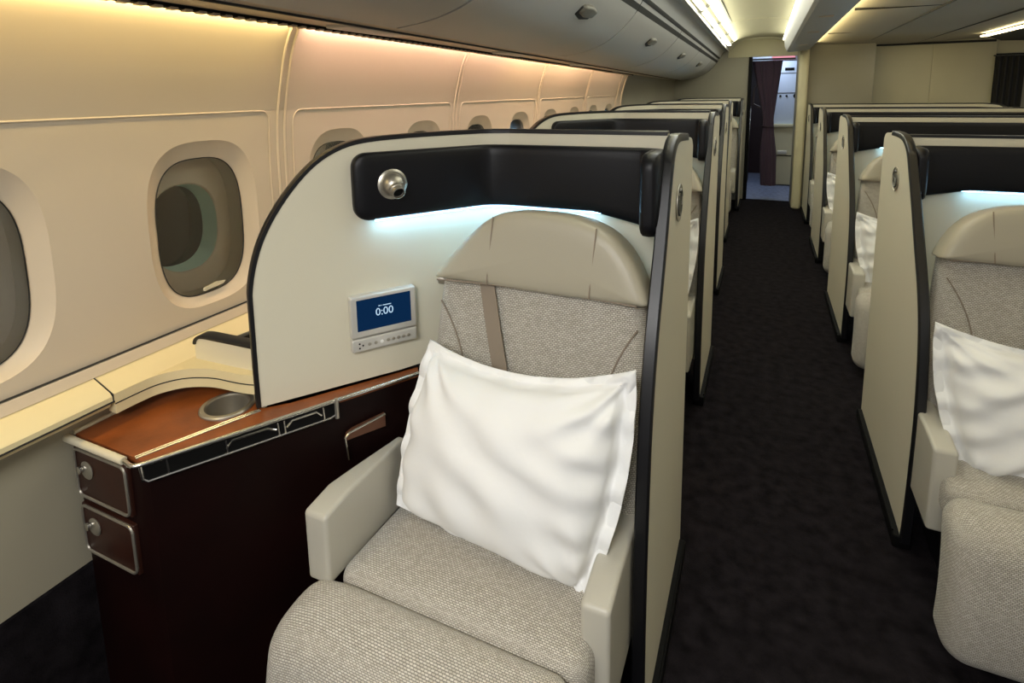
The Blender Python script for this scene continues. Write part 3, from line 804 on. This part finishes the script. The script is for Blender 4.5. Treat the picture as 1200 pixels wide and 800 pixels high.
GL, GC = 'privacy shells of the window suites', 'privacy shells of the centre suites'
sh1 = make_shell(1, 'privacy_shell', (-.175, 1.60, 0), 'nearest cream privacy shell, around the front window seat', GL)
LP = [(-.205, 3.02), (-.245, 4.50), (-.285, 5.95), (-.235, 7.45)]
for (x, y), l in zip(LP, ('second cream privacy shell behind the front window suite', 'third cream privacy shell in the window row', 'fourth cream privacy shell in the window row, only its rim showing', 'farthest cream privacy shell in the window row, against the bulkhead')):
    copy_tree(sh1, (x, y, 0), l, GL)
shc = make_shell(-1, 'privacy_shell', (.44, 2.63, 0), 'nearest cream privacy shell right of the aisle', GC, ext=1.0, wing=WR)
shc.scale = (1, 1, .945)
RP = [(.447, 4.18), (.45, 5.75), (.45, 7.20)]
for (x, y), l in zip(RP, ('second cream privacy shell right of the aisle', 'third cream privacy shell right of the aisle, its far end rounded', 'farthest cream privacy shell right of the aisle, beside the bulkhead column')):
    copy_tree(shc, (x, y, 0), l, GC)
GS = 'woven suite seats'
st1 = make_seat(1, (-.5, 1.0, 0), 'nearest beige woven seat with taupe leather headrest in front window suite', GS)
for (x, y), l in zip(LP[:4], ('beige seat glimpsed inside the second window suite', 'beige seat glimpsed inside the third window suite', 'beige seat sliver inside the fourth window suite', 'beige seat sliver inside the farthest window suite')):
    copy_tree(st1, (x-.325, y-.6, 0), l, GS)
stc = make_seat(-1, (.785, 1.82, 0), 'grey-beige woven seat at the right edge in the nearest centre suite', GS, low=.05)
stc.scale = (1, 1, .945)
for (x, y), l in zip(RP, ('beige seat with armrest and leg rest in the second centre suite', 'beige seat glimpsed inside the third centre suite', 'beige seat sliver inside the farthest centre suite')):
    copy_tree(stc, (x+.345, y-.81, 0), l, GS)
GP = 'white pillows on the seats'
pl1 = make_pillow(1, (-.5, 1.0, 0), 'large white pillow standing on the front window seat', GP)
copy_tree(pl1, (LP[0][0]-.325, LP[0][1]-.6, 0), 'white pillow corner showing inside the second window suite', GP)
plc = make_pillow(-1, (.770, 1.80, -.01), 'white pillow at the right edge on the nearest centre seat', GP, 5)
plc.scale = (1.04, 1, .885)
copy_tree(plc, (RP[0][0]+.33, RP[0][1]-.83, -.01), 'white pillow propped on the second centre seat', GP)
copy_tree(plc, (RP[1][0]+.33, RP[1][1]-.83, -.01), 'tiny white pillow edge inside the third centre suite', GP)

# ================================================================== SEAT SCREEN on the front shell
Rw = Vector((.582, .813, 0)).normalized(); Nw = Vector((Rw.y, -Rw.x, 0))
org = Vector((-.8815, .989, .795))
r = thing('seat_screen', org, 'silver seat control screen showing a clock on the front shell', 'screen')
m_ = Matrix((Rw, Vector((0, 0, 1)), Nw)).transposed().to_4x4()       # local x along wing, y up, z out
def onw(mb, name, m, par=r, **k):
    mb.v = [m_ @ p for p in mb.v]; return mb.build(name, m, par, **k)
onw(MB().rpad((.0815, .085, .010), (.0815, .052, .012), .006, 2, 3), 'housing', 'silver')
onw(MB().rpad((.0815, .014, .010), (.0815, .0165, .010), .005, 2, 3), 'control_strip', 'silver')
onw(MB().rpad((.0815, .089, .0222), (.0665, .0385, .0008), .0007, 1, 1), 'screen', 'screen')
mb = MB()
for x, y in ((.018, .019), (.018, .008), (.026, .0135)): mb.lathe([(0, 0), (.0022, 0), (.0022, .001), (0, .001)], (x, y, .0197), (0, 0, 1), 10)
onw(mb, 'speaker_holes', 'dark')
for i, x in enumerate((.042, .057, .072, .088, .101, .114, .127, .140)):
    mb = MB().lathe([(0, 0), (.0042, 0), (.0042, .0012), (.003, .0016), (0, .0016)], (x, .0135, .0195), (0, 0, 1), 14)
    onw(mb, 'button', 'white' if i == 2 else 'satin')
def text(s, size, x, y, z, parent, m):
    c = bpy.data.curves.new('txt', 'FONT'); c.body = s; c.size = size; c.align_x = 'CENTER'; c.align_y = 'CENTER'; c.extrude = .0002
    o = bpy.data.objects.new('txt', c); COL.objects.link(o)
    dg = bpy.context.evaluated_depsgraph_get(); me = bpy.data.meshes.new_from_object(o.evaluated_get(dg))
    bpy.data.objects.remove(o)
    me.transform(m_ @ Matrix.Translation((x, y, z))); me.materials.clear(); me.materials.append(MT[m])
    q = bpy.data.objects.new('clock_digits', me); COL.objects.link(q); q.parent = parent; return q
text('0:00', .026, .0815, .090, .0232, r, 'glyph')
mb = MB()
for i, (a, b) in enumerate(((.067, .072), (.0735, .0755), (.078, .0985))): mb.box(a, b, .1045, .1065, .0229, .0233, .0001)
onw(mb, 'caption_line', 'glyph')

# ================================================================== SIDE CONSOLE
A = Vector((-1.303, .583)); B = Vector((-1.067, .581)); C_ = Vector((-.763, 1.101)); ZC = .708
r = thing('side_console', (-1.1, .8, 0), 'tan leather topped side console with cup holder between seat and window wall', 'console')
O = Vector((-1.1, .8, 0))
fd = (C_-B).normalized(); fn = Vector((fd.y, -fd.x))
def Pn(p, z): return Vector((p.x, p.y, z)) - O
# body
body = [Vector((-1.290, .600)), Vector((-1.078, .598)), Vector((-1.062, .606)), C_ + fd*.0 - fn*.012, Vector((-.80, 1.13)), Vector((-.97, 1.20)), Vector((-1.290, .86))]
mb = MB(); nb_ = len(body)
mb.add([Pn(p, .02) for p in body] + [Pn(p, ZC-.012) for p in body], [tuple(range(nb_))[::-1]] + [(i, (i+1) % nb_, nb_+(i+1) % nb_, nb_+i) for i in range(nb_)])
mb.build('body', 'burg', r, sharp=30)
# leather top (main part)
inset = B - fn*.026 + fd*.012
back = smooth_pts([Vector((-1.293, .608, 0)), Vector((-1.293, .70, 0)), Vector((-1.287, .79, 0)), Vector((-1.245, .865, 0)), Vector((-1.16, .88, 0)), Vector((-1.06, .862, 0)), Vector((-1.0, .83, 0))], 2)
top = [Vector((-1.105, .604)), Vector((-1.293, .604))] + [Vector((p.x, p.y)) for p in back] + [C_ - fn*.030, Vector((-.815, 1.15)), C_-fn*.031] 
front_in = [B + fd*(.02) - fn*.030, C_ - fn*.030]
poly = [Vector((-1.293, .604))] + [Vector((p.x, p.y)) for p in back] + [Vector((-.96, .87)), Vector((-.785, 1.125)), C_ - fn*.006, B + fd*.018 - fn*.006, Vector((-1.100, .602))]
def holed(poly, cx_, cy_, rad, z, name, m, parent):
    bm = bmesh.new(); loops = [[Pn(p, z) for p in poly], [Pn(Vector((cx_+rad*math.cos(2*PI*i/40), cy_+rad*math.sin(2*PI*i/40))), z) for i in range(40)]]
    for lp in loops:
        vs = [bm.verts.new(p) for p in lp]
        for i in range(len(vs)): bm.edges.new((vs[i], vs[(i+1) % len(vs)]))
    bmesh.ops.triangle_fill(bm, use_beauty=True, edges=bm.edges[:], normal=(0, 0, 1))
    ex = bmesh.ops.extrude_face_region(bm, geom=bm.faces[:])
    bmesh.ops.translate(bm, vec=(0, 0, .012), verts=[v for v in ex['geom'] if isinstance(v, bmesh.types.BMVert)])
    bmesh.ops.recalc_face_normals(bm, faces=bm.faces)
    me = bpy.data.meshes.new(name); bm.to_mesh(me); bm.free(); me.materials.append(MT[m])
    o = bpy.data.objects.new(name, me); COL.objects.link(o); o.parent = parent; return o
holed(poly, -1.083, .802, .0445, ZC-.014, 'leather_top', 'tan', r)
# chrome double line and front rail
mb = MB()
for o_, rad in ((.0, .0022), (.008, .0018)):
    mb.tube([Pn(Vector((-1.087-o_*.9, .600+o_*.3)), ZC-.001), Pn(Vector((-.997-o_*.9, .818+o_*.3)), ZC-.001)], rad, 8)
mb.build('inlay_line', 'chrome', r)
rail = [Pn(Vector((-1.108, .588)), ZC-.002)] + [Pn(Vector((p.x, p.y)), ZC-.002) for p in smooth_pts([Vector((-1.095, .586, 0)), (B + Vector((-.0, -.0))).to_3d(), (B + fd*.03).to_3d()], 3)] + [Pn(B+fd*(.03+.57*i/8), ZC-.002) for i in range(1, 9)]
MB().tube(rail, .0046, 10).build('front_rail', 'chrome', r)
MB().sweep([Pn(Vector((-1.300, .588)), ZC-.003), Pn(Vector((-1.106, .588)), ZC-.003)], rrect(.014, .014, .005, 3)).build('end_rail', 'cream', r)
MB().sweep([Pn(Vector((-1.296, .602)), ZC+.001)] + [Pn(Vector((p.x-.003, p.y+.004)), ZC+.001) for p in back], rrect(.012, .010, .004, 3)).build('back_rail', 'cream', r)
# cup holder
cc = Pn(Vector((-1.083, .802)), ZC)
cup = MB().lathe([(.036, -.001), (.036, .003), (.0345, .005), (.0525, .005), (.054, .002), (.054, -.002)][0:0] + [(.058, -.003), (.058, .001), (.055, .004), (.047, .004), (.044, .001), (.043, -.05), (.040, -.058), (0, -.058)], cc, (0, 0, 1), 48)
cup.build('cup_holder', 'satin', r, sharp=40)
# storage slots with chrome frames below the front rail
F0 = lambda s_, z, o_=0.0: Pn(B + fd*s_ + fn*o_, z)
mb = MB()
mb.tube([F0(.012, .703), F0(.014, .676), F0(.022, .668)] + [F0(.03+.345*i/6, .668) for i in range(7)] + [F0(.388, .673), F0(.392, .700)], .0032, 8, up=(fn.x, fn.y, 0))
for s_ in (.055, .16, .262, .275, .36):
    mb.tube([F0(s_, .700), F0(s_+.002, .670)], .0026, 6, up=(fn.x, fn.y, 0))
mb.tube([F0(.16, .680), F0(.172, .694), F0(.24, .694), F0(.258, .684)], .003, 6, up=(fn.x, fn.y, 0))
mb.tube([F0(.28, .682), F0(.292, .694), F0(.345, .694), F0(.356, .682)], .003, 6, up=(fn.x, fn.y, 0))
mb.build('slot_frame', 'chrome', r)
MB().extrude([F0(.012, .670, .001), F0(.39, .670, .001), F0(.39, .702, .001), F0(.012, .702, .001)], (-fn.x*.012, -fn.y*.012, 0)).build('slot', 'dark', r, smooth=False)
MB().tube([F0(.39, .664, .003), F0(.39, .712, .003)], .005, 8, up=(1, 0, 0)).build('rail_bracket', 'satin', r)
MB().extrude([F0(.405, .60, .003), F0(.505, .60, .003), F0(.505, .632, .003), F0(.425, .622, .003), F0(.41, .615, .003)], (-fn.x*.01, -fn.y*.01, 0)).build('access_panel', 'brownleather', r, smooth=False)
MB().tube([F0(.41, .55, .003), F0(.405, .608, .003), F0(.415, .617, .003), F0(.505, .632, .003)], .0028, 6, up=(fn.x, fn.y, 0)).build('access_panel_edge', 'chrome', r)
# drawers in the end face
for zt, nm in ((.690, 'upper'), (.560, 'lower')):
    x0, x1 = -1.280, -1.106; z1 = zt; z0 = zt-.112; yf = .589
    d = MB().box(x0+1.1, x1+1.1, yf+.001-.8, yf+.02-.8, z0, z1, .003).build('drawer', 'drawer', r)
    cxr, czr = (x0+x1)/2, (z0+z1)/2
    pts = [Vector((cxr+a, yf, czr+b)) - O for a, b in rrect(x1-x0-.006, z1-z0-.006, .014, 4)]
    MB().tube(pts, .0032, 8, closed=True, up=(0, 1, 0)).build('drawer_frame', 'satin', d)
    MB().lathe([(0, 0), (.019, 0), (.020, .002), (.017, .004), (0, .0045)], Vector((x0+.042, yf+.001, czr+.012))-O, (0, -1, 0), 24).build('latch_plate', 'satin', d)
    MB().lathe([(0, 0), (.008, 0), (.0075, .006), (.006, .007), (0, .007)], Vector((x0+.030, yf-.004, czr+.014))-O, (0, -1, 0), 16).build('latch_button', 'chrome', d)

# stowage divider rising from the ledge behind the console
r = thing('stowage_divider', (-1.12, .85, .78), 'low cream divider with black cap standing on the window ledge', 'divider')
p0, p1 = Vector((-1.222, .834)), Vector((-.985, .845))
pth = [Vector((-1.222+1.12, .836-.85, 0)), Vector((-1.222+1.12, .836-.85, .035)), Vector((-1.216+1.12, .836-.85, .050)), Vector((-1.20+1.12, .838-.85, .056)), Vector((-1.15+1.12, .84-.85, .056)), Vector((-.99+1.12, .846-.85, .056))]
sm = smooth_pts(pth, 2)
MB().extrude(sm + [Vector((-.99+1.12, .846-.85, 0))], (0, .010, 0)).build('panel', 'cream', r, sharp=30)
MB().sweep([p + Vector((0, .012, .003)) for p in sm[6:]], rrect(.034, .008, .003, 3), normals=[(0, 0, 1)]*len(sm[6:])).build('cap', 'trim', r)
r = thing('stowage_tray', (-1.12, .92, .78), 'dark open stowage recess in the ledge behind the divider', 'tray')
MB().extrude([Vector((-1.19+1.12, .875-.92, .001)), Vector((-1.0+1.12, .875-.92, .001)), Vector((-1.0+1.12, .92-.92, .001)), Vector((-1.20+1.12, 1.02-.92, .001)), Vector((-1.215+1.12, .93-.92, .001))], (0, 0, .006)).build('liner', 'dark', r, smooth=False)
MB().tube([Vector((-1.19+1.12, .872-.92, .006)), Vector((-1.215+1.12, .93-.92, .008)), Vector((-1.20+1.12, 1.02-.92, .008))], .006, 8).build('rim', 'greytrim', r)

# ================================================================== GALLEY beyond the door
struct(MB().box(-.5, -.30, 7.8, 10.2, 0, 2.1, .003).build('wall_galley_left', 'galleydark'))
struct(MB().box(-.5, 1.0, 10.2, 10.26, 0, 2.1, .003).build('wall_galley_rear', 'galleydark'))
struct(MB().box(-.5, 1.0, 7.75, 10.26, 2.1, 2.14, .003).build('ceiling_galley', 'ceil'))
r = thing('galley_unit', (.30, 9.0, 0), 'white galley unit with ovens and carts seen through the doorway', 'galley')
MB().box(-.17, .35, 0, .6, .90, 2.05, .008).build('oven_stack', 'galley', r)
MB().box(-.19, .35, -.10, .6, .86, .90, .006).build('worktop', 'bulklight', r)
MB().box(-.17, .35, -.06, .6, .02, .86, .006).build('cart_bay', 'bulklight', r)
for z in (1.34, 1.62, 1.80):
    MB().box(-.172, .35, -.006, .002, z, z+.008, .001).build('panel_gap', 'dark', r)
MB().box(-.06, .06, -.008, 0, 1.66, 1.70, .002).build('display', 'dark', r)
MB().box(-.06, .10, -.008, 0, 1.84, 1.87, .002).build('display', 'silver', r)
for x in (-.10, -.02): MB().lathe([(0, 0), (.016, 0), (.014, .012), (0, .014)], (x, -.002, 1.30), (0, -1, 0), 12).build('knob', 'dark', r)
MB().lathe([(0, 0), (.035, 0), (.03, .012), (0, .014)], (.10, -.002, 1.30), (0, -1, 0), 16).build('dial', 'dark', r)
MB().box(-.172, .35, -.066, -.058, .44, .452, .001).build('cart_gap', 'dark', r)
MB().box(-.10, .02, -.085, -.055, .47, .52, .006).build('cart_latch', 'silver', r)
struct(MB().box(-.30, .36, 8.272, 8.33, 1.775, 2.11, .003).build('trim_22', 'galley'))
tag(MB().box(.06, .33, 8.258, 8.273, 1.785, 1.90, .003).build('galley_light_panel', 'pinkl'), 'pink glowing panel at the top of the galley doorway', 'lamp')
# trolley edge / equipment rack on the left of the doorway
r = thing('galley_rack', (-.29, 7.9, 0), 'dark galley rack with a sloping glinting rail, left side of doorway', 'rack')
MB().box(.0, .10, .05, 1.6, 0, 1.15, .01).build('cabinet', 'galleydark', r)
mb = MB().tube([(.105, .08, .62), (.105, .9, 1.12)], .012, 8)
mb.build('rail', 'greytrim', r)
mb = MB()
for i in range(9): mb.rpad((.112, .10+.09*i, .635+.0548*i), (.006, .014, .02), .004, 1, 2)
mb.build('rail_clips', 'chrome', r)
# curtain, tied back
def curtain_pt(u, v):
    z = .17 + 1.58*v
    wtab = [(0, .085), (.25, .09), (.45, .060), (.55, .055), (.75, .10), (1, .155)]
    ctab = [(0, .085), (.45, .055), (.6, .045), (1, .005)]
    w = lerp(wtab, v); c = lerp(ctab, v)
    a = u*2*PI
    f = 1 + .16*math.sin(9*a) * (.6+.4*v)
    return Vector((c + w*math.cos(a)*f, .0 + .055*math.sin(a)*f*(.6+w*4), z))
r = thing('curtain', (0, 7.86, 0), 'dark purple curtain tied back in the doorway to the galley', 'curtain')
mb = MB().grid(curtain_pt, 90, 30, closeu=True); mb.build('cloth', 'curtain', r, sharp=180)
MB().tube([(.05+.066*math.cos(a*PI/10), .06*math.sin(a*PI/10), .93) for a in range(20)], .008, 6, closed=True).build('tie_band', 'galleydark', r)
MB().tube([(-.19, 0, 1.775), (.32, 0, 1.775)], .010, 8).build('curtain_rail', 'greytrim', r)
MB().tube([(-.10, .0, 1.45), (-.135, .0, 1.40), (-.135, .0, 1.22), (-.05, 0, 1.17)], .010, 6, up=(0, 1, 0)).build('tie_strap', 'galleydark', r)
# dark curtain hanging at the far right
r = thing('curtain', (2.33, 7.6, 0), 'dark grey curtain hanging flat near the right edge of the bulkhead', 'curtain')
MB().grid(lambda u, v: Vector((-.125+.25*u, .012*math.sin(u*30), .05+1.66*v)), 60, 4).build('cloth', 'bindark', r, sharp=180)
MB().tube([(-.14, 0, 1.715), (.14, 0, 1.715)], .007, 8).build('curtain_rail', 'greytrim', r)
